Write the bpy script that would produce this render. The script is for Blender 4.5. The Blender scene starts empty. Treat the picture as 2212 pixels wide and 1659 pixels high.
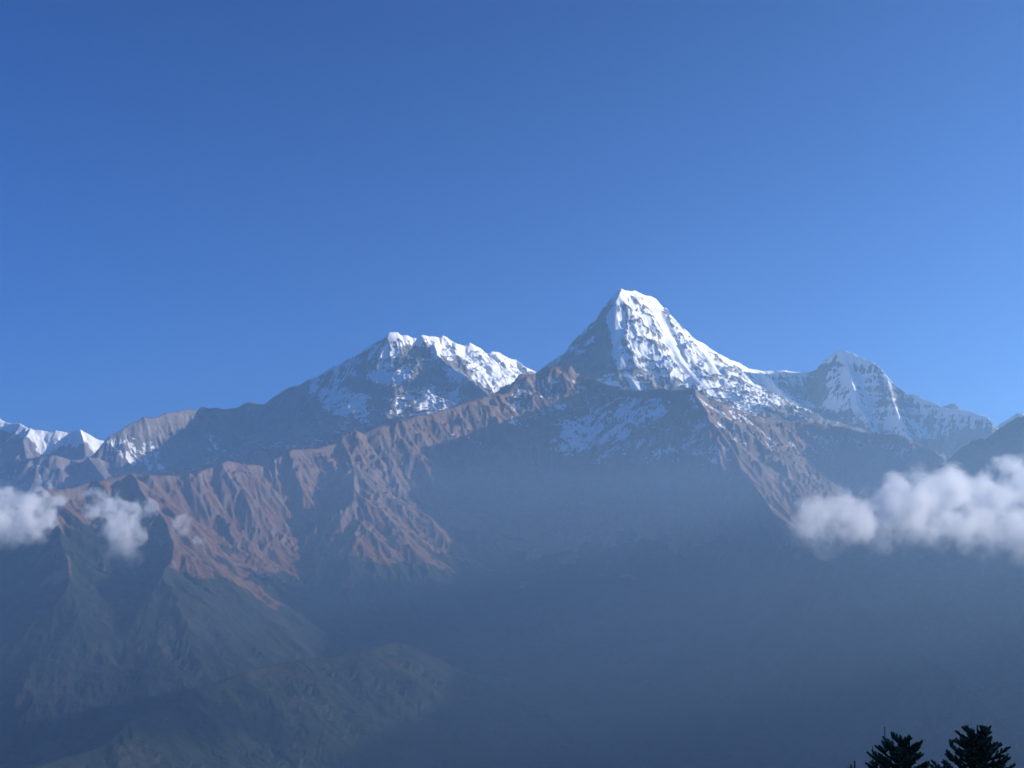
import bpy, bmesh, math, random
import numpy as np
from mathutils import Vector

# ------------------------------------------------------------------ camera, light, air (tune here)
SC = bpy.context.scene
FPX = 2900.0                       # focal length measured on a 2212 px wide photograph
PITCH = math.radians(8.64)
SUN_AZ, SUN_EL = math.radians(84), math.radians(13)      # azimuth clockwise from the view direction (+Y)
SUN_DIR = Vector((math.cos(SUN_EL)*math.sin(SUN_AZ), math.cos(SUN_EL)*math.cos(SUN_AZ), math.sin(SUN_EL)))

cam = bpy.data.cameras.new('camera'); cam_o = bpy.data.objects.new('camera', cam)
SC.collection.objects.link(cam_o); SC.camera = cam_o
cam.sensor_width = 36.0; cam.lens = 36.0*FPX/2212.0
cam.clip_start = 0.5; cam.clip_end = 200000
cam_o.location = (0, 0, 0); cam_o.rotation_euler = (math.pi/2 + PITCH, 0, 0)

W = bpy.data.worlds.new('World'); SC.world = W; W.use_nodes = True
wn = W.node_tree; bg = wn.nodes['Background']
sky = wn.nodes.new('ShaderNodeTexSky'); sky.sky_type = 'NISHITA'; sky.sun_disc = False
sky.sun_elevation = SUN_EL; sky.sun_rotation = SUN_AZ
sky.altitude = 3200; sky.air_density = 1.0; sky.dust_density = 5.0; sky.ozone_density = 7.6
gm = wn.nodes.new('ShaderNodeGamma'); gm.inputs[1].default_value = 1.32
wn.links.new(sky.outputs[0], gm.inputs[0]); wn.links.new(gm.outputs[0], bg.inputs[0]); bg.inputs[1].default_value = 0.056
W.cycles.sampling_method = 'MANUAL'; W.cycles.sample_map_resolution = 512

sl = bpy.data.lights.new('sun', 'SUN'); sl.energy = 5.0; sl.angle = math.radians(0.5); sl.color = (1.0, 0.91, 0.80)
so = bpy.data.objects.new('sun', sl); SC.collection.objects.link(so)
so.rotation_euler = (-SUN_DIR).to_track_quat('-Z', 'Y').to_euler()

SC.view_settings.view_transform = 'Standard'; SC.view_settings.look = 'None'
SC.view_settings.gamma = 1.0; SC.view_settings.exposure = 0.98
cy = SC.cycles
cy.use_denoising = True
try: cy.denoiser = 'OPENIMAGEDENOISE'; cy.denoising_input_passes = 'RGB_ALBEDO_NORMAL'
except Exception: pass
cy.max_bounces = 12; cy.diffuse_bounces = 2; cy.volume_bounces = 12; cy.transparent_max_bounces = 16
cy.volume_step_rate = 0.2; cy.volume_max_steps = 1024
HAZE_DENSITY = 1.9e-5
HAZE_COLOR = (0.36, 0.70, 1.0)
HAZE_ANISO = 0.55
GROUND_Z = -1800.0

# ------------------------------------------------------------------ helpers
TH = PITCH
def P(px, py, Y):
    """point seen at a pixel of the 2212 x 1659 photograph, Y metres ahead"""
    xc = (px-1106.0)/FPX; yc = (829.5-py)/FPX
    dy = math.cos(TH) - yc*math.sin(TH); dz = math.sin(TH) + yc*math.cos(TH)
    s = Y/dy
    return (xc*s, Y, dz*s)
def pix(X, Y, Z):
    f = Y*math.cos(TH) + Z*math.sin(TH); u = -Y*math.sin(TH) + Z*math.cos(TH)
    f = np.maximum(f, 1.0)
    return 1106.0 + FPX*X/f, 829.5 - FPX*u/f
def line(pts, ys):
    """pts: photograph pixels along a crest, ys: (px, distance km) knots along it (in order of the list)"""
    pts = np.array(pts, float)
    kx = np.array([k[0] for k in ys], float); ky = np.array([k[1] for k in ys], float)
    if kx[0] > kx[-1]: kx = kx[::-1]; ky = ky[::-1]
    Y = np.interp(pts[:, 0], kx, ky)*1000
    return np.array([P(p[0], p[1], y) for p, y in zip(pts, Y)])
def rib(pts):
    return np.array([P(a, b, c*1000) for a, b, c in pts])

def hash2(ix, iy, seed):
    h = (ix.astype(np.int64)*374761393 + iy.astype(np.int64)*668265263 + seed*1442695041) & 0xffffffff
    h = ((h ^ (h >> 13))*1274126177) & 0xffffffff
    h = ((h ^ (h >> 16))*2246822519) & 0xffffffff
    return ((h ^ (h >> 15)) & 0xffffff).astype(np.float32)/np.float32(0xffffff)
def vnoise(x, y, seed=0):
    ix = np.floor(x); iy = np.floor(y); fx = (x-ix).astype(np.float32); fy = (y-iy).astype(np.float32)
    fx = fx*fx*fx*(fx*(fx*6-15)+10); fy = fy*fy*fy*(fy*(fy*6-15)+10)
    a = hash2(ix, iy, seed); b = hash2(ix+1, iy, seed); c = hash2(ix, iy+1, seed); d = hash2(ix+1, iy+1, seed)
    return (a*(1-fx)+b*fx)*(1-fy) + (c*(1-fx)+d*fx)*fy
def fbm(x, y, octv=5, seed=0, gain=0.5):
    s = 0; a = 1.0; t = 0
    for k in range(octv):
        s = s + a*vnoise(x*2**k + 17.3*k, y*2**k - 9.1*k, seed+k); t += a; a *= gain
    return s/t
def sstep(a, b, x):
    t = np.clip((x-a)/(b-a), 0, 1); return t*t*(3-2*t)

def gully_octave(x, y, dx, dy, seed):
    """stripes that run down the slope: phase varies across (dx,dy), averaged over jittered cells"""
    ix = np.floor(x); iy = np.floor(y); fx = (x-ix).astype(np.float32); fy = (y-iy).astype(np.float32)
    c = 0; sx = 0; wt = 0
    for i in (-1, 0, 1):
        for j in (-1, 0, 1):
            hx = hash2(ix+i, iy+j, seed); hy = hash2(ix+i, iy+j, seed+77)
            px = fx-i-hx; py = fy-j-hy
            w = np.exp(-2.2*(px*px+py*py))
            ph = (px*dx+py*dy)*np.float32(2*math.pi)
            c = c + np.cos(ph)*w; sx = sx - np.sin(ph)*w; wt = wt + w
    return c/wt, sx/wt

def segs_height(X, Y, ridges):
    """terrain as the highest of many crests, each falling off to its sides"""
    H = np.full(X.shape, -1e5, np.float32); D = np.full(X.shape, 1e9, np.float32)
    for r in ridges:
        pts, s0, drop, smin = r['p'], r['s'], r['d'], r.get('m', 0.12)
        sb = r.get('sb', s0)
        hb = np.full(X.shape, -1e5, np.float32)
        for a, b in zip(pts[:-1], pts[1:]):
            ex, ey = b[0]-a[0], b[1]-a[1]; L2 = ex*ex+ey*ey+1e-6
            t = np.clip(((X-a[0])*ex + (Y-a[1])*ey)/L2, 0, 1)
            qx = X-(a[0]+t*ex); qy = Y-(a[1]+t*ey)
            d = np.sqrt(qx*qx+qy*qy)
            s = s0
            if sb != s0:
                side = (qx*ey - qy*ex)/(np.sqrt(L2)*(d+1.0))     # +1 on the viewer's side for left-to-right lines
                s = s0*(0.5+0.5*side) + sb*(0.5-0.5*side)
            h = a[2]+t*(b[2]-a[2]) - (drop*(1-np.exp(-s*d/drop)) + smin*d)
            hb = np.maximum(hb, h); D = np.minimum(D, d + (0 if r.get('crest', True) else 60))
        k = r.get('k', 30.0)
        m = np.maximum(H, hb); H = np.where(np.abs(H-hb) < 8*k, m + k*np.log1p(np.exp(-np.abs(H-hb)/k))*0.6, m)
    return H, D

def box(H, r):
    n = 2*r+1
    p = np.pad(H.astype(np.float64), ((r+1, r), (r+1, r)), mode='edge')
    c = p.cumsum(0).cumsum(1)
    return ((c[n:, n:]-c[:-n, n:]-c[n:, :-n]+c[:-n, :-n])/(n*n)).astype(np.float32)

def detail(P0, n, amp, seed, hw=1.0):
    """finer, jagged crest between the traced points"""
    rng = np.random.RandomState(seed); pts = P0
    for it in range(n):
        mid = (pts[:-1]+pts[1:])/2
        L = np.linalg.norm(pts[1:]-pts[:-1], axis=1)
        mid[:, 2] += rng.uniform(-1, 1, len(mid))*amp*L
        mid[:, 0] += rng.uniform(-1, 1, len(mid))*amp*L*0.6*hw; mid[:, 1] += rng.uniform(-1, 1, len(mid))*amp*L*1.5*hw
        new = np.empty((len(pts)+len(mid), 3)); new[0::2] = pts; new[1::2] = mid; pts = new
    return pts

def grid_xy(x0, x1, y0, y1, step):
    nx = int((x1-x0)/step)+1; ny = int((y1-y0)/step)+1
    X, Y = np.meshgrid(np.linspace(x0, x1, nx, dtype=np.float32), np.linspace(y0, y1, ny, dtype=np.float32))
    return X, Y
def grid_fan(u0, u1, nu, y0, y1, ny):
    y = np.geomspace(y0, y1, ny).astype(np.float32); u = np.linspace(u0, u1, nu, dtype=np.float32)
    U, Y = np.meshgrid(u, y); return U*Y, Y
def grad(X, Y, H):
    Hr, Hc = np.gradient(H); Xr, Xc = np.gradient(X); Yr, Yc = np.gradient(Y)
    gx = Hc/Xc; gy = (Hr - gx*Xr)/Yr
    return gx, gy

def erode(X, Y, H, D, lam=620.0, amp=0.085, octv=5, seed=1, near=140.0, sharp=0.35, dirs=3.0, soft=None):
    gx, gy = grad(X, Y, H)
    mask = sstep(0, near, D)*0.96 + 0.04
    hx = np.zeros_like(H); hy = np.zeros_like(H); out = np.zeros_like(H)
    a = 1.0; f = 1.0/lam
    for o in range(octv):
        sl = np.sqrt(gx*gx+gy*gy)+1e-4
        tx = gx + hx*1.1; ty = gy + hy*1.1
        # direction across the slope, length grows with the slope
        k = np.minimum(1.0, dirs*0.45*sl)/np.sqrt(tx*tx+ty*ty+1e-6)
        dx = -ty*k; dy = tx*k
        c, s = gully_octave(X*f, Y*f, dx.astype(np.float32), dy.astype(np.float32), seed*131+o*7)
        if o < 3: c = c - sharp*(1-np.abs(c))
        A = amp*lam*a
        m = mask if o < 2 else (mask*0.6+0.4 if o >= 3 else mask)
        out = out + A*c*m*np.minimum(1, sl*1.4)
        hx = hx + A*f*6.28*s*dx*0.5; hy = hy + A*f*6.28*s*dy*0.5
        a *= 0.5; f *= 2.0
    return H + (out if soft is None else out*(0.5+0.5*sstep(soft[0], soft[1], H)))

# a soft mask from outlines measured on the photograph (where snow really lies on the far slopes)
def region(polys, blur=2):
    w, h = 1106//2+1, 830//2+1
    yy, xx = np.mgrid[0:h, 0:w]; px = xx*4.0; py = yy*4.0
    M = np.zeros((h, w), np.float32)
    for val, poly in polys:
        n = len(poly); ins = np.zeros((h, w), bool)
        for i in range(n):
            x1, y1 = poly[i]; x2, y2 = poly[(i+1) % n]
            if y1 == y2: continue
            c = ((y1 > py) != (y2 > py)) & (px < (x2-x1)*(py-y1)/(y2-y1)+x1)
            ins ^= c
        M[ins] = val
    for _ in range(blur):
        p = np.pad(M, 1, mode='edge')
        M = (p[:-2, 1:-1]+p[2:, 1:-1]+p[1:-1, :-2]+p[1:-1, 2:]+2*p[1:-1, 1:-1])/6
    return M
def sample(M, px, py):
    x = np.clip(px/4.0, 0, M.shape[1]-1.01); y = np.clip(py/4.0, 0, M.shape[0]-1.01)
    ix = x.astype(int); iy = y.astype(int); fx = x-ix; fy = y-iy
    return (M[iy, ix]*(1-fx)+M[iy, ix+1]*fx)*(1-fy) + (M[iy+1, ix]*(1-fx)+M[iy+1, ix+1]*fx)*fy

def tag(o, label=None, cat=None, group=None, kind=None):
    if label: o['label'] = label
    if cat: o['category'] = cat
    if group: o['group'] = group
    if kind: o['kind'] = kind
    return o
def link(name, me, mat, parent=None):
    o = bpy.data.objects.new(name, me); SC.collection.objects.link(o)
    if mat: me.materials.append(mat)
    if parent: o.parent = parent
    return o
def mesh_grid(name, X, Y, Z, attrs, mat, smooth=True):
    ny, nx = X.shape
    me = bpy.data.meshes.new(name)
    co = np.stack([X, Y, Z], -1).reshape(-1, 3).astype(np.float32)
    i = np.arange(ny*nx, dtype=np.int32).reshape(ny, nx)
    q = np.stack([i[:-1, :-1], i[:-1, 1:], i[1:, 1:], i[1:, :-1]], -1).reshape(-1)
    me.vertices.add(len(co)); me.vertices.foreach_set('co', co.ravel())
    me.loops.add(len(q)); me.loops.foreach_set('vertex_index', q)
    nf = len(q)//4
    me.polygons.add(nf); me.polygons.foreach_set('loop_start', np.arange(0, nf*4, 4, dtype=np.int32))
    me.update(calc_edges=True)
    me.polygons.foreach_set('use_smooth', np.full(nf, smooth, dtype=bool))
    for k, v in attrs.items():
        a = me.attributes.new(k, 'FLOAT', 'POINT'); a.data.foreach_set('value', np.ascontiguousarray(v, np.float32).ravel())
    me.validate()
    return link(name, me, mat)
def mesh_raw(name, V, F, mat, parent=None, smooth=False):
    me = bpy.data.meshes.new(name)
    V = np.asarray(V, np.float32); F = np.asarray(F, np.int32); n = F.shape[1]
    me.vertices.add(len(V)); me.vertices.foreach_set('co', V.ravel())
    me.loops.add(F.size); me.loops.foreach_set('vertex_index', F.ravel())
    me.polygons.add(len(F)); me.polygons.foreach_set('loop_start', np.arange(0, F.size, n, dtype=np.int32))
    me.update(calc_edges=True)
    if smooth: me.polygons.foreach_set('use_smooth', np.ones(len(F), bool))
    me.validate()
    return link(name, me, mat, parent)

# ------------------------------------------------------------------ materials
class NT:
    def __init__(s, name):
        s.m = bpy.data.materials.new(name); s.m.use_nodes = True; s.t = s.m.node_tree; s.t.nodes.clear()
    def n(s, typ, **kw):
        nd = s.t.nodes.new(typ)
        for k, v in kw.items(): setattr(nd, k, v)
        return nd
    def l(s, a, b): s.t.links.new(a, b)
    def math(s, op, a, b=None, c=None, clamp=False):
        nd = s.n('ShaderNodeMath', operation=op, use_clamp=clamp)
        for i, v in enumerate((a, b, c)):
            if v is None: continue
            if isinstance(v, (int, float)): nd.inputs[i].default_value = v
            else: s.l(v, nd.inputs[i])
        return nd.outputs[0]
    def attr(s, name): return s.n('ShaderNodeAttribute', attribute_name=name).outputs['Fac']
    def noise(s, co, scale, detail=6, rough=0.55):
        nd = s.n('ShaderNodeTexNoise'); nd.inputs['Scale'].default_value = scale
        nd.inputs['Detail'].default_value = detail; nd.inputs['Roughness'].default_value = rough
        s.l(co, nd.inputs['Vector']); return nd.outputs['Fac']
    def ramp(s, v, a, b):
        nd = s.n('ShaderNodeMapRange', interpolation_type='SMOOTHSTEP')
        nd.inputs[1].default_value = a; nd.inputs[2].default_value = b
        s.l(v, nd.inputs[0]); return nd.outputs[0]
    def mix(s, f, a, b):
        nd = s.n('ShaderNodeMix', data_type='RGBA')
        if isinstance(f, float): nd.inputs[0].default_value = f
        else: s.l(f, nd.inputs[0])
        for i, v in ((6, a), (7, b)):
            if isinstance(v, tuple): nd.inputs[i].default_value = (*v, 1)
            else: s.l(v, nd.inputs[i])
        return nd.outputs[2]

def mountain_material(name, rock_a, rock_b, grass_a, grass_b, bump=14.0):
    """rock, dry grass, forest and snow, told apart by what grows or lies at each place"""
    t = NT(name); co = t.n('ShaderNodeTexCoord').outputs['Object']
    n1 = t.noise(co, 0.0035, 7); n2 = t.noise(co, 0.02, 6, 0.6); n3 = t.noise(co, 0.07, 4, 0.6); n4 = t.noise(co, 0.11, 3, 0.65)
    rock = t.mix(t.ramp(n1, 0.38, 0.62), rock_a, rock_b)
    rock = t.mix(t.math('MULTIPLY', t.ramp(n2, 0.45, 0.65), 0.5), rock, tuple(0.55*c for c in rock_a))
    grass = t.mix(t.ramp(n2, 0.35, 0.65), grass_a, grass_b)
    grass = t.mix(t.math('MULTIPLY', t.ramp(n4, 0.5, 0.68), 0.55), grass, tuple(0.4*c for c in grass_b))
    col = t.mix(t.ramp(t.math('ADD', t.attr('grass'), t.math('MULTIPLY', t.math('SUBTRACT', n2, 0.5), 0.9)), 0.35, 0.65), rock, grass)
    fo = t.mix(t.ramp(n4, 0.38, 0.64), (0.008, 0.016, 0.010), (0.030, 0.036, 0.022))
    fo = t.mix(t.math('MULTIPLY', t.ramp(t.math('ADD', t.math('MULTIPLY', n1, 0.7), t.math('MULTIPLY', n2, 0.3)), 0.54, 0.62), 0.4), fo, (0.075, 0.055, 0.034))
    col = t.mix(t.ramp(t.math('ADD', t.attr('forest'), t.math('MULTIPLY', t.math('SUBTRACT', n2, 0.5), 0.8)), 0.4, 0.6), col, fo)
    sn = t.math('ADD', t.attr('snow'), t.math('ADD', t.math('MULTIPLY', t.math('SUBTRACT', n2, 0.5), 0.55), t.math('MULTIPLY', t.math('SUBTRACT', n3, 0.5), 0.5)))
    sf = t.ramp(sn, 0.44, 0.56)
    col = t.mix(sf, col, (0.89, 0.90, 0.91))
    p = t.n('ShaderNodeBsdfPrincipled'); p.inputs['Roughness'].default_value = 0.85
    p.inputs['Specular IOR Level'].default_value = 0.15
    t.l(col, p.inputs['Base Color'])
    b = t.n('ShaderNodeBump'); b.inputs['Strength'].default_value = 0.8; b.inputs['Distance'].default_value = bump
    bm = t.math('MULTIPLY', t.math('ADD', n2, t.math('ADD', t.math('MULTIPLY', n3, 0.4), t.math('MULTIPLY', n4, 0.35))), t.math('SUBTRACT', 1.0, t.math('MULTIPLY', sf, 0.55)))
    t.l(bm, b.inputs['Height']); t.l(b.outputs[0], p.inputs['Normal'])
    o = t.n('ShaderNodeOutputMaterial'); t.l(p.outputs[0], o.inputs['Surface'])
    return t.m
def plain(name, c1, c2, scale, rough=0.9):
    t = NT(name); co = t.n('ShaderNodeTexCoord').outputs['Object']
    n = t.noise(co, scale, 6)
    p = t.n('ShaderNodeBsdfPrincipled'); p.inputs['Roughness'].default_value = rough
    p.inputs['Specular IOR Level'].default_value = 0.2
    t.l(t.mix(t.ramp(n, 0.35, 0.65), c1, c2), p.inputs['Base Color'])
    o = t.n('ShaderNodeOutputMaterial'); t.l(p.outputs[0], o.inputs['Surface']); return t.m

M_HIGH = mountain_material('high_rock_and_snow', (0.15, 0.135, 0.13), (0.24, 0.21, 0.195), (0.26, 0.17, 0.11), (0.20, 0.13, 0.09), 16)
M_FOOT = mountain_material('foothill_grass_and_forest', (0.12, 0.085, 0.070), (0.17, 0.12, 0.095), (0.200, 0.100, 0.048), (0.120, 0.064, 0.036), 9)
M_HILL = plain('dark_forest', (0.018, 0.026, 0.016), (0.05, 0.055, 0.03), 0.03)
M_GROUND = plain('valley_ground', (0.04, 0.05, 0.03), (0.08, 0.075, 0.05), 0.004)

# ------------------------------------------------------------------ crests traced from the photograph
SKY_FARLEFT = [(-120, 900), (-40, 893), (0, 903), (15, 912.6), (44, 914), (66, 926), (88, 928), (111, 932), (120, 929), (136, 932), (149, 934.6), (160.5, 931), (173.5, 928),
               (187, 934.7), (205, 946), (225, 952), (270, 975), (330, 1000)]
SKY_WALL = [(150, 1030), (197, 985), (221, 958), (237, 940), (263, 928), (265, 923.6), (281, 913.6), (301, 906), (312, 897.5), (321, 901.5), (341, 900.5), (357, 890.5), (381, 888.5),
            (393, 884.5), (413, 883), (420, 883.5), (426, 887.5), (434, 876.5), (457, 881), (472, 880.7), (503, 881), (515, 879)]
SKY_FANG_L = [(515, 879), (537, 867), (555, 871.5), (570.6, 873), (592, 856), (626, 834.5), (648, 831), (678.7, 816), (709.5, 797.4), (722, 787.5), (728, 791), (749.7, 776), (774, 765),
              (799, 746.5), (827, 732.6), (839, 717), (859, 716.5), (865, 723), (879, 723), (895, 731)]
SKY_FANG_R = [(895, 731), (907, 729.5), (910, 723), (938, 726.4), (950, 729.5), (956.4, 724), (987, 742), (1003, 746.5), (1015, 739), (1037, 751), (1050.6, 763.5), (1061, 759), (1077, 760),
              (1098, 773), (1114, 776), (1126, 788), (1154, 800.5), (1210, 830), (1260, 870)]
SKY_AS_W = [(1060, 880), (1110, 850), (1160, 803), (1184.5, 783), (1221.5, 760), (1240, 733.7), (1258.6, 716.7), (1277, 696.7), (1292.5, 689), (1302, 665.8), (1314, 650.4), (1332.6, 628.8), (1342, 625)]
SKY_AS_E = [(1342, 625), (1351, 626.3), (1391, 636.5), (1416, 644), (1431, 662.7), (1456, 687.4), (1481, 712), (1496, 727.5), (1518, 740), (1549, 761.5), (1576.5, 777), (1595, 781.5),
            (1616.6, 795.4), (1644, 800.7), (1672, 801.6), (1699, 799.4), (1726.5, 803.7), (1757, 801.5)]
SKY_HIUN = [(1757, 801.5), (1773, 784.6), (1788, 772), (1813, 756), (1825, 756), (1844, 763), (1862, 772), (1884, 780), (1899, 792), (1915, 812), (1942.6, 837), (1961, 851), (1979.6, 852),
            (1992, 858.6), (2013.6, 868), (2038, 880), (2081.5, 885.8), (2109, 892.6), (2134, 902), (2149, 917), (2165, 940), (2200, 990)]
SKY_FAR_R = [(2000, 900), (2035, 876), (2060, 868), (2074, 884), (2110, 905), (2150, 920), (2199, 888), (2205, 893), (2240, 890), (2300, 920)]
SKY_MIDLEFT = [(-150, 1010), (0, 1000), (40, 992), (62, 990), (110, 982), (128, 985), (150, 992), (190, 985), (212, 988), (232, 996), (250, 1008), (300, 1030), (340, 1050)]
SKY_BROWN = [(-60, 1110), (60, 1075), (124, 1057), (156.5, 1052), (220.7, 1037), (241, 1033), (281, 1028), (321, 1026), (381, 1027.5), (421, 1026), (432, 1015), (457, 1009), (487.6, 995), (525, 1002.6),
             (562, 1005.6), (586, 1001), (592.6, 990), (626.5, 971.7), (657, 969.6), (703, 964), (728, 958), (765, 928.6), (783.6, 936), (808, 924), (864, 905), (882, 904), (898, 897.7),
             (928.7, 894.6), (975, 881), (1006, 868), (1037, 862), (1067.6, 853), (1098, 850), (1123, 807), (1154, 807), (1163, 808), (1197, 791), (1221.5, 789), (1237, 801.6), (1240, 811)]
SKY_FRONT = [(1240, 811), (1265, 812.4), (1289.5, 820), (1308, 828), (1333, 834), (1385, 842), (1425, 838.6), (1462, 842), (1499, 842)]
SKY_BACK = [(1499, 842), (1512, 851), (1530, 863), (1579.6, 880), (1616.6, 894), (1641, 899), (1665, 902), (1714, 909.5), (1745, 912.6), (1807, 919), (1837.6, 925), (1868.5, 932.7),
            (1912, 937), (1930, 936.4), (1955, 942), (1976.5, 957), (2004, 968), (2023, 979), (2045, 996), (2090, 1050), (2130, 1110)]
SKY_RHILL = [(1900, 1130), (1980, 1040), (2060, 980.5), (2084.5, 960.5), (2109, 946.6), (2131, 945), (2155.5, 926.5), (2177, 911), (2199, 898.7), (2212, 898), (2300, 860), (2420, 800)]

def mountain(name, X, Y, ridges, mat, polys, er, snow_fn, grass_fn=None, forest_fn=None, seed=1, label=None, crag=90.0, gully=0.30, rim=0.0, strata=0.0):
    H, D = segs_height(X, Y, ridges)
    rough = (fbm(X/900, Y/900, 5, seed)-0.5)*90*sstep(20, 400, D)
    rg = 0; a_ = 1.0
    for k_ in range(4):
        rg = rg + a_*(1-np.abs(2*vnoise(X/360*2**k_ + 5.1*k_, Y/360*2**k_ + H/500*2**k_, seed+90+k_)-1)); a_ *= 0.5
    rough = rough + (rg/1.9-0.6)*(crag if not callable(crag) else crag(H))*sstep(10, 1.4*er.get('near', 140.0), D)
    H = H + rough
    H = erode(X, Y, H, D, seed=seed, **er)
    H = np.maximum(H, GROUND_Z - 30)
    gx, gy = grad(X, Y, H); nz = 1/np.sqrt(1+gx*gx+gy*gy)
    u, v = pix(X, Y, H)
    wu = (fbm(X/260, H/200+Y/260, 4, seed+60)-0.5)*70; wv = (fbm(X/260+40, H/200-Y/260, 4, seed+61)-0.5)*55
    R = sample(region(polys, 3), u+wu*9000/np.maximum(Y, 9000), v+wv*9000/np.maximum(Y, 9000)) if polys else 0*H
    nse = fbm(X/220, Y/220, 4, seed+50)
    conc = np.clip((box(H, 5)-H)/14.0, -1, 1)*0.6 + np.clip((box(H, 2)-H)/4.0, -1, 1)*0.4
    at = {'snow': snow_fn(X, Y, H, nz, R, nse, u, v) + gully*conc*(R*0.8+0.35) + rim*sstep(90, 15, D) + strata*(fbm((X+Y)/330, H/70+(X-Y)/900, 4, seed+70)-0.5)}
    at['grass'] = grass_fn(X, Y, H, nz, R, nse, u, v) if grass_fn else np.zeros_like(H)
    at['forest'] = forest_fn(X, Y, H, nz, R, nse, u, v) if forest_fn else np.zeros_like(H)
    o = mesh_grid(name, X, Y, H, at, mat)
    return tag(o, label, None, None, 'structure')

ER_HIGH = dict(lam=520.0, amp=0.085, octv=6, near=120.0)

# far left snow ridge
X, Y = grid_xy(-13000, -5800, 23200, 27000, 20)
mountain('snow_mountain', X, Y,
         [dict(p=detail(line(SKY_FARLEFT, [(-120, 25.0), (60, 24.6), (175, 24.9), (330, 25.6)]), 2, 0.06, 1), s=1.1, d=1800),
          dict(p=rib([(66, 926, 24.6), (50, 950, 24.2), (60, 1000, 23.8)]), s=1.1, d=1500),
          dict(p=rib([(173.5, 928, 24.9), (180, 950, 24.5), (185, 985, 24.1)]), s=1.2, d=1500)],
         M_HIGH, [(1.0, [(-50, 880), (230, 880), (235, 960), (205, 985), (185, 950), (165, 965), (130, 960), (95, 985), (80, 960), (45, 940), (0, 928), (-50, 930)])],
         ER_HIGH, lambda X, Y, H, nz, R, n, u, v: 0.12 + R*0.75 + (nz-0.6)*0.5, seed=11, rim=0.3,
         label='snow covered ridge at the far left edge of the range')

# grey rock wall left of the broad massif
X, Y = grid_xy(-7400, -2900, 16400, 21200, 14)
mountain('rock_mountain', X, Y,
         [dict(p=detail(line(SKY_WALL, [(150, 17.9), (265, 18.4), (420, 19.4), (515, 20.6)]), 2, 0.05, 2), s=1.7, d=2400, m=0.2)],
         M_HIGH, [(0.55, [(225, 975), (275, 980), (330, 1000), (385, 1010), (375, 1022), (300, 1010), (250, 990)]),
                  (0.32, [(230, 940), (330, 950), (370, 990), (330, 1000), (230, 970)]), (0.32, [(440, 930), (470, 930), (480, 1010), (440, 1010)])],
         dict(lam=360.0, amp=0.14, octv=6, near=70.0), lambda X, Y, H, nz, R, n, u, v: 0.10 + R + (nz-0.5)*0.55*(R > 0.1), seed=12, rim=0.3, crag=130.0,
         label='grey rock wall left of the broad snowy massif')

# mid left dark ridge
X, Y = grid_xy(-8300, -3700, 13400, 17400, 14)
mountain('rock_ridge', X, Y,
         [dict(p=detail(line(SKY_MIDLEFT, [(-150, 15.0), (120, 15.2), (340, 16.4)]), 2, 0.06, 3), s=1.2, d=2000),
          dict(p=rib([(190, 985, 15.4), (225, 1030, 15.0), (240, 1070, 14.6)]), s=1.2, d=1500)],
         M_HIGH, [(0.36, [(0, 1000), (320, 1000), (320, 1050), (0, 1060)])],
         dict(lam=380.0, amp=0.13, octv=6, near=70.0), lambda X, Y, H, nz, R, n, u, v: 0.03 + R*0.75 + (nz-0.6)*0.5*(R > 0.1), 
         lambda X, Y, H, nz, R, n, u, v: 0.35+0*H, seed=13, crag=120.0, label='bare rocky ridge below the far left snow')

# broad massif
X, Y = grid_xy(-4700, 2400, 17600, 23200, 14)
mountain('broad_mountain', X, Y,
         [dict(p=detail(line(SKY_FANG_L, [(515, 21.6), (839, 20.3), (895, 20.5)]), 2, 0.05, 4), s=1.5, d=2800, m=0.2),
          dict(p=detail(line(SKY_FANG_R, [(895, 20.5), (1015, 21.2), (1154, 22.0), (1260, 22.4)]), 2, 0.05, 5), s=0.85, d=2600, m=0.1),
          dict(p=detail(rib([(940, 740, 20.6), (944, 765, 20.1), (985, 800, 19.6), (1030, 830, 19.2), (1090, 865, 18.7)]), 2, 0.07, 6), s=1.2, d=2600, m=0.15)],
         M_HIGH, [(1.0, [(930, 700), (1170, 780), (1130, 820), (1095, 862), (1070, 850), (1020, 800), (1000, 770), (945, 775), (935, 745)]),
                  (1.0, [(835, 705), (870, 705), (870, 740), (845, 745)]), (0.9, [(870, 715), (940, 715), (940, 745), (870, 745)]),
                  (0.85, [(688, 838), (740, 838), (800, 860), (800, 925), (768, 905), (700, 890)]), (0.8, [(799, 798), (895, 792), (900, 812), (870, 830), (800, 826)]),
                  (0.7, [(664, 813), (690, 813), (700, 858), (676, 856)]), (0.75, [(743, 782), (770, 780), (773, 815), (752, 815)]), (0.7, [(905, 840), (945, 836), (930, 902), (890, 905)]),
                  (0.7, [(820, 740), (845, 742), (865, 760), (830, 765)]), (0.65, [(840, 860), (890, 850), (880, 890), (830, 900)]),
                  (0.55, [(745, 780), (780, 780), (775, 820), (755, 815)]), (0.6, [(880, 900), (1000, 840), (1010, 860), (900, 930), (830, 930)]), (0.8, [(715, 780), (732, 780), (735, 830), (720, 830)]),
                  (0.5, [(800, 745), (870, 745), (850, 790), (790, 790)]), (0.5, [(960, 800), (1010, 795), (1000, 830), (960, 825)])],
         ER_HIGH, lambda X, Y, H, nz, R, n, u, v: 0.24 + R*0.58 + (nz-0.5)*0.4 + (n-0.5)*0.35, seed=14, rim=0.3, strata=0.35,
         label='broad snowy massif left of the tallest pyramid peak')

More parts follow.
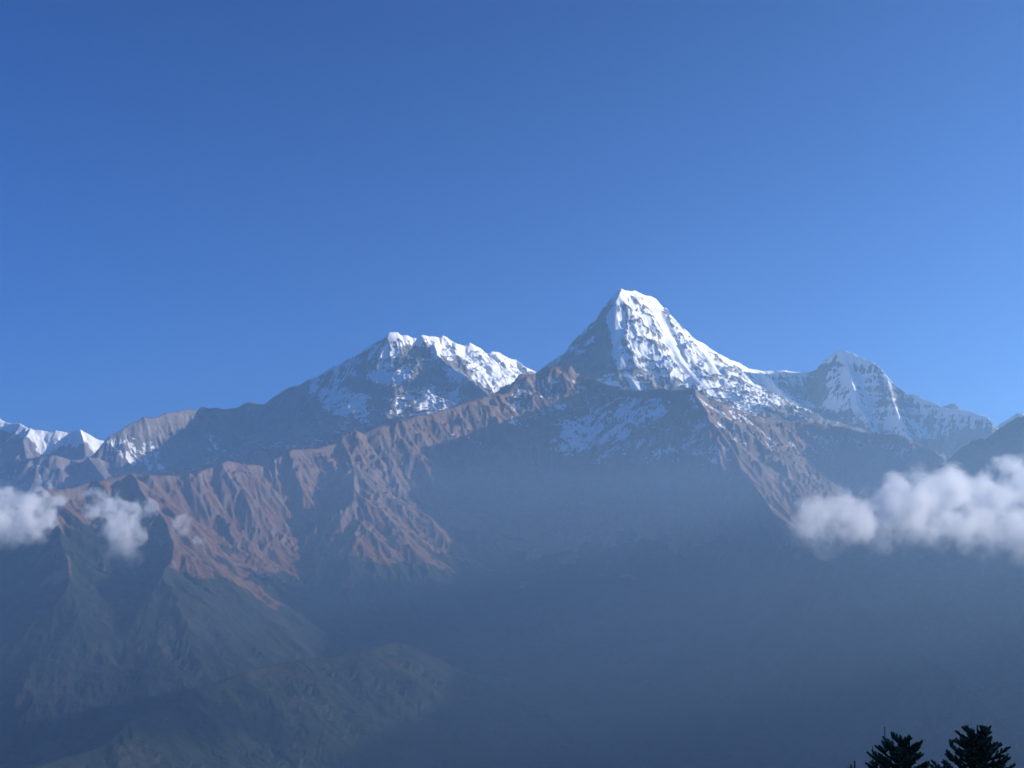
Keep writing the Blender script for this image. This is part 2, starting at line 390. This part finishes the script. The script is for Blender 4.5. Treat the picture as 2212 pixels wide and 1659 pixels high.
# pyramid peak and its right neighbour
X, Y = grid_xy(-700, 8300, 14600, 20800, 12.5)
asw = detail(line(SKY_AS_W, [(1060, 17.9), (1342, 17.3)]), 2, 0.04, 7)
ase = detail(line(SKY_AS_E, [(1342, 17.3), (1416, 17.9), (1640, 19.3), (1757, 19.6)]), 2, 0.07, 8)
hiu = detail(line(SKY_HIUN, [(1757, 19.6), (1813, 19.1), (1961, 18.3), (2109, 17.4), (2200, 17.0)]), 2, 0.08, 9)
mountain('pyramid_mountain', X, Y,
         [dict(p=asw, s=1.7, d=3200, m=0.15), dict(p=ase, s=1.25, d=3000, m=0.15), dict(p=hiu, s=1.5, d=2600, m=0.15),
          dict(p=detail(rib([(1342, 625, 17.3), (1322, 680, 16.98), (1328, 720, 16.75), (1334, 770, 16.5), (1340, 800, 16.3), (1385, 850, 15.8), (1400, 900, 15.4)]), 2, 0.06, 10), s=1.55, d=2600, m=0.1),
          dict(p=detail(rib([(1416, 650, 17.8), (1425, 700, 17.4), (1455, 760, 17.0), (1490, 820, 16.5), (1530, 860, 16.1)]), 2, 0.06, 11), s=1.0, d=2200, k=45),
          dict(p=detail(rib([(1481, 714, 18.35), (1500, 752, 17.8), (1520, 795, 17.3), (1550, 845, 16.7)]), 2, 0.06, 17), s=1.3, d=2200),
          dict(p=detail(rib([(1570, 780, 18.9), (1590, 830, 18.1), (1600, 870, 17.6), (1640, 910, 17.1)]), 2, 0.06, 12), s=1.2, d=2200),
          dict(p=detail(rib([(1640, 803, 19.3), (1690, 845, 18.7), (1750, 885, 18.1), (1790, 930, 17.5)]), 2, 0.06, 13), s=1.1, d=2200),
          dict(p=detail(rib([(1825, 758, 19.1), (1835, 800, 18.7), (1850, 870, 18.2), (1880, 930, 17.7)]), 2, 0.06, 14), s=1.4, d=2200),
          dict(p=detail(rib([(1915, 812, 18.6), (1930, 870, 18.0), (1960, 940, 17.3)]), 2, 0.06, 15), s=1.3, d=2200)],
         M_HIGH, [(1.0, [(1335, 600), (1430, 630), (1620, 780), (1640, 800), (1760, 880), (1750, 895), (1690, 860), (1640, 900), (1600, 880), (1560, 850), (1520, 845), (1490, 840), (1430, 800), (1390, 770), (1350, 730), (1318, 700), (1322, 660)]),
                  (0.8, [(1520, 740), (1660, 800), (1680, 860), (1600, 920), (1560, 870)]),
                  (0.42, [(1346, 636), (1384, 650), (1386, 668), (1352, 660)]), (0.40, [(1350, 670), (1382, 676), (1384, 694), (1356, 690)]), (0.45, [(1412, 650), (1432, 664), (1450, 690), (1430, 680)]),
                  (0.25, [(1338, 706), (1352, 726), (1382, 766), (1364, 778), (1328, 776), (1324, 756)]), (0.28, [(1372, 776), (1410, 788), (1452, 822), (1472, 838), (1384, 842)]),
                  (0.55, [(1395, 700), (1425, 720), (1450, 770), (1420, 760)]), (0.5, [(1500, 790), (1530, 800), (1560, 840), (1530, 830)]),
                  (0.62, [(1225, 755), (1300, 720), (1290, 740), (1240, 770)]), (0.75, [(1270, 820), (1340, 790), (1340, 840), (1290, 830)]),
                  (0.9, [(1790, 745), (1850, 750), (1905, 790), (1900, 800), (1850, 785), (1830, 800), (1810, 780)]),
                  (0.68, [(1780, 800), (1890, 800), (1900, 870), (1860, 890), (1790, 890)]), (0.5, [(1640, 800), (1750, 800), (1740, 840), (1680, 850)]),
                  (0.5, [(1860, 880), (2150, 880), (2150, 930), (1900, 960)]), (0.85, [(1970, 845), (2040, 875), (1980, 872)])],
         dict(lam=480.0, amp=0.085, octv=6, near=120.0), lambda X, Y, H, nz, R, n, u, v: 0.24 + R*0.52 + (nz-0.50)*0.6 + (n-0.5)*0.25, seed=15, rim=0.3, strata=0.52, crag=140.0,
         label='tallest pyramid shaped snow peak with its right hand neighbour')

X, Y = grid_xy(7500, 12500, 25500, 28500, 40)
mountain('distant_mountain', X, Y, [dict(p=detail(line(SKY_FAR_R, [(2000, 27), (2300, 27)]), 2, 0.05, 16), s=1.0, d=1500)],
         M_HIGH, [], dict(lam=600.0, amp=0.07, octv=4, near=150.0), lambda X, Y, H, nz, R, n, u, v: 0.4 + (nz-0.6)*0.8, seed=16,
         label='faint distant peaks at the right end of the range')

# foothills: the long brown ridge, the front summit, its spurs and the forested lower spurs
X, Y = grid_fan(-0.47, 0.42, 1250, 3300, 15800, 900)
brown = detail(line(SKY_BROWN, [(-60, 8.8), (124, 9.2), (421, 10.2), (626, 11.1), (864, 12.3), (1037, 13.4), (1123, 14.2), (1240, 14.6)]), 2, 0.06, 20)
front = detail(line(SKY_FRONT, [(1240, 14.6), (1333, 14.0), (1425, 13.2), (1499, 12.4)]), 2, 0.06, 21)
back = detail(line(SKY_BACK, [(1499, 12.4), (1580, 12.9), (1700, 13.5), (1807, 13.4), (1955, 12.8), (2130, 11.8)]), 2, 0.05, 22)
def spur(pts, seed, **k):  # one spur running down from a crest
    d = dict(p=detail(rib(pts), 2, k.pop('rough', 0.05), seed), s=0.72, d=2600, m=0.12); d.update(k); return d
foot = [dict(p=brown, s=0.75, d=3200, m=0.12), dict(p=front, s=0.8, d=3200, m=0.12), dict(p=back, s=0.75, d=3000, m=0.12),
        spur([(1499, 842, 12.4), (1530, 900, 11.9), (1570, 960, 11.4), (1600, 1010, 11.0), (1660, 1090, 10.2), (1750, 1190, 9.2), (1850, 1295, 8.2), (1980, 1415, 7.1), (2130, 1560, 6.1), (2330, 1760, 5.0)], 23, s=0.85, rough=0.10),
        spur([(740, 955, 11.7), (765, 1020, 11.05), (760, 1090, 10.4)], 26, s=0.62, k=80),
        spur([(281, 1028, 9.75), (330, 1090, 9.2), (375, 1175, 8.5), (350, 1245, 7.8)], 28, s=0.6, k=60),
        spur([(100, 1062, 9.1), (130, 1150, 8.4), (150, 1250, 7.6)], 29, s=0.6, k=60),
        spur([(860, 1385, 7.5), (800, 1400, 7.2), (600, 1435, 6.7), (420, 1485, 6.2), (330, 1535, 5.9), (240, 1600, 5.5), (60, 1660, 5.1)], 30, s=0.42, k=90),
        ]
def snow_foot(X, Y, H, nz, R, n, u, v):
    return 0.02 + R*1.05 + (nz-0.75)*0.7*(R > 0.05) + (n-0.5)*0.45*(R > 0.05)
def grass_foot(X, Y, H, nz, R, n, u, v):
    return 0.30 + sstep(0.5, 0.85, nz)*0.5 + (n-0.5)*0.3
def forest_foot(X, Y, H, nz, R, n, u, v):
    return sstep(470, 110, H + (n-0.5)*600 + (fbm(X/1500, Y/1500, 3, 5)-0.5)*700)
mountain('foothills', X, Y, foot, M_FOOT,
         [(0.42, [(1150, 800), (1500, 840), (1560, 900), (1580, 1000), (1400, 1010), (1180, 1000), (1200, 900), (1090, 920), (1090, 860)]),
          (0.63, [(1210, 930), (1290, 880), (1430, 870), (1440, 905), (1300, 960), (1215, 985)]),
          (0.44, [(1490, 840), (1620, 880), (1850, 1000), (1760, 1000), (1600, 960)]), (0.38, [(1580, 880), (2010, 960), (1960, 1000), (1700, 950)]),
          (0.36, [(950, 915), (1060, 940), (1040, 985), (960, 970)]), (0.40, [(1090, 870), (1170, 890), (1170, 940), (1100, 940)])],
         dict(lam=430.0, amp=0.115, octv=6, near=55.0, soft=(-150, 500)), snow_foot, grass_foot, forest_foot, seed=21, gully=0.17, strata=0.0,
         crag=lambda H: 25+75*sstep(500, 1300, H), label='brown grassy foothill ridge with forested lower spurs')

# dark forested hill at the right edge, with an unseen crest added beyond the frame to shade the valley
X, Y = grid_xy(1700, 8500, 1200, 11500, 26)
rh = line(SKY_RHILL, [(1900, 9.3), (2060, 9.5), (2212, 9.7), (2420, 9.9)])
crest = np.concatenate([rh, np.array([(4900, 9500, 1200), (5000, 8300, 800), (4900, 7000, 620), (4900, 5600, 520), (4900, 4200, 450), (5000, 2800, 330)], float)])
H, D = segs_height(X, Y, [dict(p=detail(crest, 2, 0.04, 40), s=0.9, d=3200, m=0.12)])
H = erode(X, Y, H, D, lam=600, amp=0.08, octv=4, seed=41, near=150)
tag(mesh_grid('hill', X, Y, np.maximum(H, GROUND_Z-30), {}, M_HILL), 'dark forested hill rising behind the large cloud at the right edge', None, None, 'structure')

# hill the camera stands on
X, Y = grid_xy(-260, 260, -260, 420, 4)
R_ = np.sqrt(X*X + (Y+6)**2)
Z = -1.75 - 0.36*np.maximum(R_-10, 0) - 0.0006*np.maximum(R_-10, 0)**2 + (fbm(X/12, Y/12, 4, 3)-0.5)*1.2*sstep(6, 20, R_)
Z = Z + 85*np.exp(-((X-105)**2/45**2 + (Y-48)**2/60**2))  # knoll added out of view on the right to keep the firs in shade
tag(mesh_grid('hilltop', X, Y, Z, {}, plain('hilltop_grass', (0.05, 0.05, 0.02), (0.10, 0.08, 0.04), 0.6)), None, None, None, 'structure')

# valley ground out to the horizon
S = 42000
tag(mesh_raw('ground', [(-S, -S, GROUND_Z), (S, -S, GROUND_Z), (S, S, GROUND_Z), (-S, S, GROUND_Z)], [(0, 1, 2, 3)], M_GROUND), None, None, None, 'structure')


# ------------------------------------------------------------------ clouds drifting in front of the slopes
def cloud(label, blobs, Yk, rho, seed, noise_m, thr=0.36, slant=3.2):
    """blobs: (px, py, radius px, depth offset in radii) of the billows, Yk km away"""
    Y0 = Yk*1000; m = Y0/FPX*math.cos(TH); B = []
    for bx, by, r, dy in blobs:
        Yb = Y0 + dy*r*m + (bx-blobs[0][0])*slant
        c = P(bx, by, Yb); B.append((Vector(c), r*m*Yb/Y0))
    ctr = sum((b[0] for b in B), Vector())/len(B)
    bm = bmesh.new()
    for c, r in B:
        g = bmesh.ops.create_icosphere(bm, subdivisions=3, radius=r*1.18)
        bmesh.ops.translate(bm, verts=g['verts'], vec=c-ctr)
    me = bpy.data.meshes.new('billows'); bm.to_mesh(me); bm.free()
    tmp = bpy.data.objects.new('billows', me); SC.collection.objects.link(tmp)
    md = tmp.modifiers.new('r', 'REMESH'); md.mode = 'VOXEL'; md.voxel_size = max(6.0, min(r for _, r in B)*0.22)
    dg = bpy.context.evaluated_depsgraph_get()
    me2 = bpy.data.meshes.new_from_object(tmp.evaluated_get(dg)); me2.name = 'cloud'
    bpy.data.objects.remove(tmp)
    t = NT('cloud_vapour'); co = t.n('ShaderNodeTexCoord').outputs['Object']
    wp = t.n('ShaderNodeTexNoise'); wp.inputs['Scale'].default_value = 1.6/noise_m; wp.inputs['Detail'].default_value = 4
    t.l(co, wp.inputs['Vector'])
    w1 = t.n('ShaderNodeVectorMath', operation='SUBTRACT'); t.l(wp.outputs['Color'], w1.inputs[0]); w1.inputs[1].default_value = (0.5, 0.5, 0.5)
    w2 = t.n('ShaderNodeVectorMath', operation='SCALE'); t.l(w1.outputs[0], w2.inputs[0]); w2.inputs['Scale'].default_value = noise_m*1.5
    w3 = t.n('ShaderNodeVectorMath', operation='ADD'); t.l(co, w3.inputs[0]); t.l(w2.outputs[0], w3.inputs[1])
    zl = min((c-ctr).z - r for c, r in B); zh = max((c-ctr).z + r for c, r in B)
    sp = t.n('ShaderNodeSeparateXYZ'); t.l(co, sp.inputs[0])
    zf = t.math('ADD', t.math('MULTIPLY', t.ramp(sp.outputs['Z'], zl+0.05*(zh-zl), zl+0.62*(zh-zl)), 0.86), 0.14)
    F = None
    for c, r in B:
        d = t.n('ShaderNodeVectorMath', operation='DISTANCE'); t.l(w3.outputs[0], d.inputs[0]); d.inputs[1].default_value = c-ctr
        q = t.math('DIVIDE', d.outputs['Value'], r*1.22)
        q = t.math('SUBTRACT', 1.0, t.math('MULTIPLY', q, q), clamp=True)
        F = q if F is None else t.math('SMOOTH_MAX', F, q, 0.25)
    mp = t.n('ShaderNodeMapping'); t.l(co, mp.inputs[0]); mp.inputs['Location'].default_value = (seed*311.0, seed*173.0, 0)
    n = t.noise(mp.outputs[0], 1.0/noise_m, 7, 0.62)
    n2 = t.noise(mp.outputs[0], 0.32/noise_m, 2, 0.5)
    nr = t.ramp(n, 0.34, 0.66)
    nn = t.math('ADD', t.math('MULTIPLY', t.math('SUBTRACT', nr, 0.5), 1.15), t.math('MULTIPLY', t.math('SUBTRACT', n2, 0.5), 1.5))
    dn = t.ramp(t.math('ADD', F, nn), thr, thr+0.9)
    v = t.n('ShaderNodeVolumePrincipled'); v.inputs['Color'].default_value = (0.995, 0.995, 1.0, 1); v.inputs['Anisotropy'].default_value = 0.1
    t.l(t.math('MULTIPLY', t.math('MULTIPLY', dn, rho), zf), v.inputs['Density'])
    o = t.n('ShaderNodeOutputMaterial'); t.l(v.outputs[0], o.inputs['Volume'])
    tr = t.n('ShaderNodeBsdfTransparent'); df = t.n('ShaderNodeBsdfDiffuse'); df.inputs[0].default_value = (0.9, 0.9, 0.92, 1)
    mx = t.n('ShaderNodeMixShader'); mx.inputs[0].default_value = 0.006
    t.l(tr.outputs[0], mx.inputs[1]); t.l(df.outputs[0], mx.inputs[2]); t.l(mx.outputs[0], o.inputs['Surface'])
    ob = link('cloud', me2, t.m); ob.location = ctr
    ob.data.polygons.foreach_set('use_smooth', np.ones(len(ob.data.polygons), bool))
    return tag(ob, label, 'cloud', 'clouds drifting in front of the slopes')
cloud('large white cloud bank cut off by the right edge, below the dark hill',
      [(1745, 1125, 52, 0), (1800, 1100, 50, .2), (1850, 1110, 55, -.2), (1905, 1100, 52, .3), (1955, 1068, 62, 0), (2010, 1045, 58, .2), (2055, 1065, 62, -.2), (2120, 1085, 68, 0), (2190, 1062, 76, .3),
       (2250, 1060, 80, 0), (1850, 1120, 72, .3), (1950, 1115, 85, .2), (2070, 1110, 92, .1), (2190, 1110, 95, .2), (2100, 1165, 60, 0), (2000, 1135, 60, -.3), (2090, 1150, 66, .2), (1790, 1165, 42, 0), (1880, 1165, 44, .3), (2180, 1150, 70, -.2), (2250, 1150, 70, .2)], 4.9, 0.016, 1, 120)
cloud('white cloud cut off by the left edge, below the snowy far ridge',
      [(-50, 1105, 75, 0), (20, 1085, 40, .2), (60, 1100, 48, -.2), (105, 1095, 40, 0), (128, 1085, 22, .2), (70, 1140, 40, .2), (0, 1145, 46, 0), (-40, 1160, 46, 0), (30, 1115, 62, .3), (-20, 1120, 70, .3)], 7.2, 0.015, 2, 110)
cloud('small ragged cloud in front of the brown ridge, trailing downwards',
      [(205, 1088, 32, 0), (240, 1085, 28, .3), (272, 1108, 34, 0), (315, 1103, 26, -.2), (245, 1122, 36, .2), (275, 1155, 34, 0), (255, 1188, 26, .2), (285, 1200, 24, 0), (255, 1120, 52, .2), (270, 1160, 42, .3)], 7.2, 0.014, 3, 95)
cloud('faint wisp of cloud right of the small ragged cloud', [(392, 1135, 22, 0), (380, 1150, 16, .2), (405, 1122, 14, 0)], 7.6, 0.010, 4, 80, 0.35)
cloud('tiny faint puff of cloud, lowest of the wisps on the brown slope', [(420, 1170, 15, 0), (438, 1166, 11, .2)], 7.6, 0.012, 5, 70, 0.35)


# ------------------------------------------------------------------ firs just below the viewpoint
M_BARK = plain('fir_bark', (0.05, 0.04, 0.032), (0.09, 0.07, 0.055), 12)
def needle_material():
    t = NT('fir_needles'); co = t.n('ShaderNodeTexCoord').outputs['Object']
    n = t.noise(co, 2.5, 3)
    p = t.n('ShaderNodeBsdfPrincipled'); p.inputs['Roughness'].default_value = 0.6; p.inputs['Specular IOR Level'].default_value = 0.25
    t.l(t.mix(t.ramp(n, 0.35, 0.65), (0.026, 0.040, 0.018), (0.060, 0.078, 0.036)), p.inputs['Base Color'])
    o = t.n('ShaderNodeOutputMaterial'); t.l(p.outputs[0], o.inputs['Surface']); return t.m
M_NEEDLE = needle_material()
def ground_z(x, y):
    r = max(math.hypot(x, y+6)-10, 0); return -1.75 - 0.36*r - 0.0006*r*r
class Tris:
    def __init__(s): s.v = []; s.f = []
    def tube(s, pts, rad, n=6):
        b = len(s.v)
        for i, (p, r) in enumerate(zip(pts, rad)):
            d = (pts[min(i+1, len(pts)-1)] - pts[max(i-1, 0)]).normalized()
            u = d.cross(Vector((0.3, 0.9, 0.2))).normalized(); w = d.cross(u)
            for k in range(n):
                a = 2*math.pi*k/n; s.v.append(tuple(p + (u*math.cos(a)+w*math.sin(a))*r))
        for i in range(len(pts)-1):
            for k in range(n):
                a, c = b+i*n+k, b+i*n+(k+1) % n
                s.f += [(a, c, c+n), (a, c+n, a+n)]
    def shoot(s, a, d, L, rng, rad=0.036, dens=190, core=0.023):
        """a bottlebrush twig: woody core and needles standing all round it"""
        d = d.normalized(); u = d.cross(Vector((0.31, 0.2, 0.93))).normalized(); w = d.cross(u)
        s.tube([a, a+d*L*0.6, a+d*L*0.97, a+d*L], [core, core, core*0.8, core*0.2], 5)
        n = int(L*dens)+3
        for i in range(n):
            t = (i+rng.random())/n; an = rng.uniform(0, 6.283)
            o = u*math.cos(an)+w*math.sin(an); p = a + d*(L*t)
            l = rad*rng.uniform(0.85, 1.2)*(1.0 if t < 0.9 else 0.8)
            tip = p + o*l*0.93 + d*l*0.35
            sd = d.cross(o)*0.0052
            b = len(s.v); s.v += [tuple(p-sd), tuple(p+sd), tuple(tip)]; s.f.append((b, b+1, b+2))
def fir(label, tips, seed, spread=0.72, lean=0.0, bare=0.45):
    """tips: (px, py) of its leaders on the photograph and distance; the first is the main stem"""
    rng = random.Random(seed)
    top = Vector(P(*tips[0])); base = Vector((top.x - lean, top.y, ground_z(top.x, top.y)-0.25))
    root = bpy.data.objects.new('fir_tree', None); SC.collection.objects.link(root); root.location = base
    tag(root, label, 'tree', 'firs at the bottom right corner')
    H = top.z-base.z; T = Tris(); C = Tris()
    ax = lambda z: Vector((lean*(z/H)**2 + 0.03*math.sin(z*1.3+seed), 0.03*math.sin(z*1.1+2*seed), z)) + Vector((lean-lean - 0.03*math.sin(H*1.3+seed), -0.03*math.sin(H*1.1+2*seed), 0))*(z/H)
    zs = np.linspace(0, H, 26)
    T.tube([ax(z) for z in zs], [0.012 + 0.10*(1-z/H)**0.9 for z in zs], 8)
    # leader with sparse needles
    C.shoot(ax(H-0.5), ax(H)-ax(H-0.5), 0.5, rng, 0.014, 60, 0.008)
    def branch(p, d, L, up):
        """main axis with a comb of shoots to both sides"""
        side = d.cross(Vector((0, 0, 1))).normalized()
        n = max(2, int(L/0.125)); q = p.copy(); dirn = d.normalized(); pts = [q.copy()]
        step = L/n
        for i in range(n):
            q = q + dirn*step; dirn = (dirn + Vector((0, 0, up*step*0.9)) + Vector((rng.uniform(-.16, .16), rng.uniform(-.16, .16), rng.uniform(-.12, .12)))).normalized()
            pts.append(q.copy()); t = (i+1)/n
            if t > 0.15 and i < n-1:
                l = max(0.10, min(0.15, 0.08 + 0.4*L*(1-t)))*rng.uniform(0.8, 1.2)
                for sg in (-1, 1):
                    if rng.random() < 0.86:
                        dd = dirn*0.75 + side*sg*rng.uniform(0.7, 1.0) + Vector((0, 0, rng.uniform(-0.05, 0.45)))
                        C.shoot(q, dd, l, rng)
                if rng.random() < 0.55:
                    C.shoot(q, dirn*0.6 + Vector((0, 0, 1))*rng.uniform(.5, .9), l*0.8, rng)
            if i > 0: C.shoot(pts[-2], pts[-1]-pts[-2], step*1.25, rng)
        C.shoot(pts[-1], dirn, rng.uniform(0.08, 0.13), rng)
        for sg in (-1, 1):
            C.shoot(pts[-1] - dirn*0.03, dirn + side*sg*rng.uniform(0.7, 1.2) + Vector((0, 0, rng.uniform(-.1, .5))), rng.uniform(0.08, 0.12), rng)
        T.tube(pts, [0.016*(1-i/len(pts))+0.005 for i in range(len(pts))], 4)
    z = H-bare; k = 0
    while z > 0.9:
        dep = H-z; L = min(0.12 + spread*dep, 1.75) if dep > 0.5 else 0.16+spread*dep*0.8
        nb = 4 if dep < 0.4 else (6 if dep < 1.2 else 7)
        a0 = rng.uniform(0, 6.28); el = math.radians(max(8, 52-34*dep))
        for b in range(nb):
            a = a0 + 6.283*b/nb + rng.uniform(-.25, .25); e = el + rng.uniform(-.15, .15)
            branch(ax(z + rng.uniform(-.05, .05)), Vector((math.cos(a)*math.cos(e), math.sin(a)*math.cos(e), math.sin(e))), L*rng.uniform(0.75, 1.12), 0.5 if dep < 2 else 0.15)
        z -= rng.uniform(0.085, 0.125) if dep < 1.6 else rng.uniform(0.32, 0.42); k += 1
    for (px, py, Yd) in tips[1:]:                   # extra leaders: side stems grown upright
        tp = Vector(P(px, py, Yd)) - base; L = 0.55
        q = ax(tp.z-L) + Vector((0, 0, 0)); foot = q.lerp(Vector((tp.x, tp.y, tp.z-L)), 0.5)
        T.tube([q, foot, Vector((tp.x, tp.y, tp.z-L*0.6)), tp], [0.016, 0.014, 0.011, 0.005], 5)
        C.shoot(Vector((tp.x, tp.y, tp.z-L*0.6)), Vector((0, 0, 1)), L*0.6, rng, 0.015, 60, 0.010)
        for hz, Ls in ((0.33, 0.12), (0.40, 0.17), (0.46, 0.2)):
            for b in range(4):
                a = rng.uniform(0, 6.28); C.shoot(tp-Vector((0, 0, hz)), Vector((math.cos(a), math.sin(a), 0.9)), Ls*rng.uniform(.8, 1.15), rng)
    mesh_raw('trunk', T.v, T.f, M_BARK, root, True)
    mesh_raw('crown', C.v, C.f, M_NEEDLE, root)
    return root
fir('dark fir with one tall bare leader, left of the two fir tops at bottom right', [(1945, 1587, 26.0), (1911, 1569, 25.9), (1885, 1612, 25.8)], 5, 0.66, 0.05, 0.24)
fir('dark dense fir with two thin leaders side by side, nearest the right edge', [(2111, 1566, 27.0), (2091, 1564, 26.9)], 8, 0.62, -0.04, 0.26)
fir('fir showing only a few twigs at the bottom edge, left of both tops', [(1846, 1643, 24.5)], 11, 0.42, 0.0)


# ------------------------------------------------------------------ haze
t = NT('air'); v = t.n('ShaderNodeVolumePrincipled')
v.inputs['Color'].default_value = (*HAZE_COLOR, 1); v.inputs['Density'].default_value = HAZE_DENSITY; v.inputs['Anisotropy'].default_value = HAZE_ANISO
o = t.n('ShaderNodeOutputMaterial'); t.l(v.outputs[0], o.inputs['Volume'])
a, b, c = S+200, GROUND_Z-31, 4600
V = [(sx*a, sy*a, z) for z in (b, c) for sx, sy in ((-1, -1), (1, -1), (1, 1), (-1, 1))]
F = [(0, 3, 2, 1), (4, 5, 6, 7), (0, 1, 5, 4), (1, 2, 6, 5), (2, 3, 7, 6), (3, 0, 4, 7)]
tag(mesh_raw('haze', V, F, t.m), None, None, None, 'stuff')

# mist lying in the valleys
t = NT('valley_mist'); v = t.n('ShaderNodeVolumePrincipled')
v.inputs['Color'].default_value = (0.45, 0.68, 1.0, 1); v.inputs['Density'].default_value = 5.2e-5; v.inputs['Anisotropy'].default_value = 0.4
o = t.n('ShaderNodeOutputMaterial'); t.l(v.outputs[0], o.inputs['Volume'])
V = [(x, y, z) for z in (GROUND_Z-15, 900) for x, y in ((-9000, 1200), (9000, 1200), (9000, 16500), (-9000, 16500))]
tag(mesh_raw('mist', V, F, t.m), None, None, None, 'stuff')
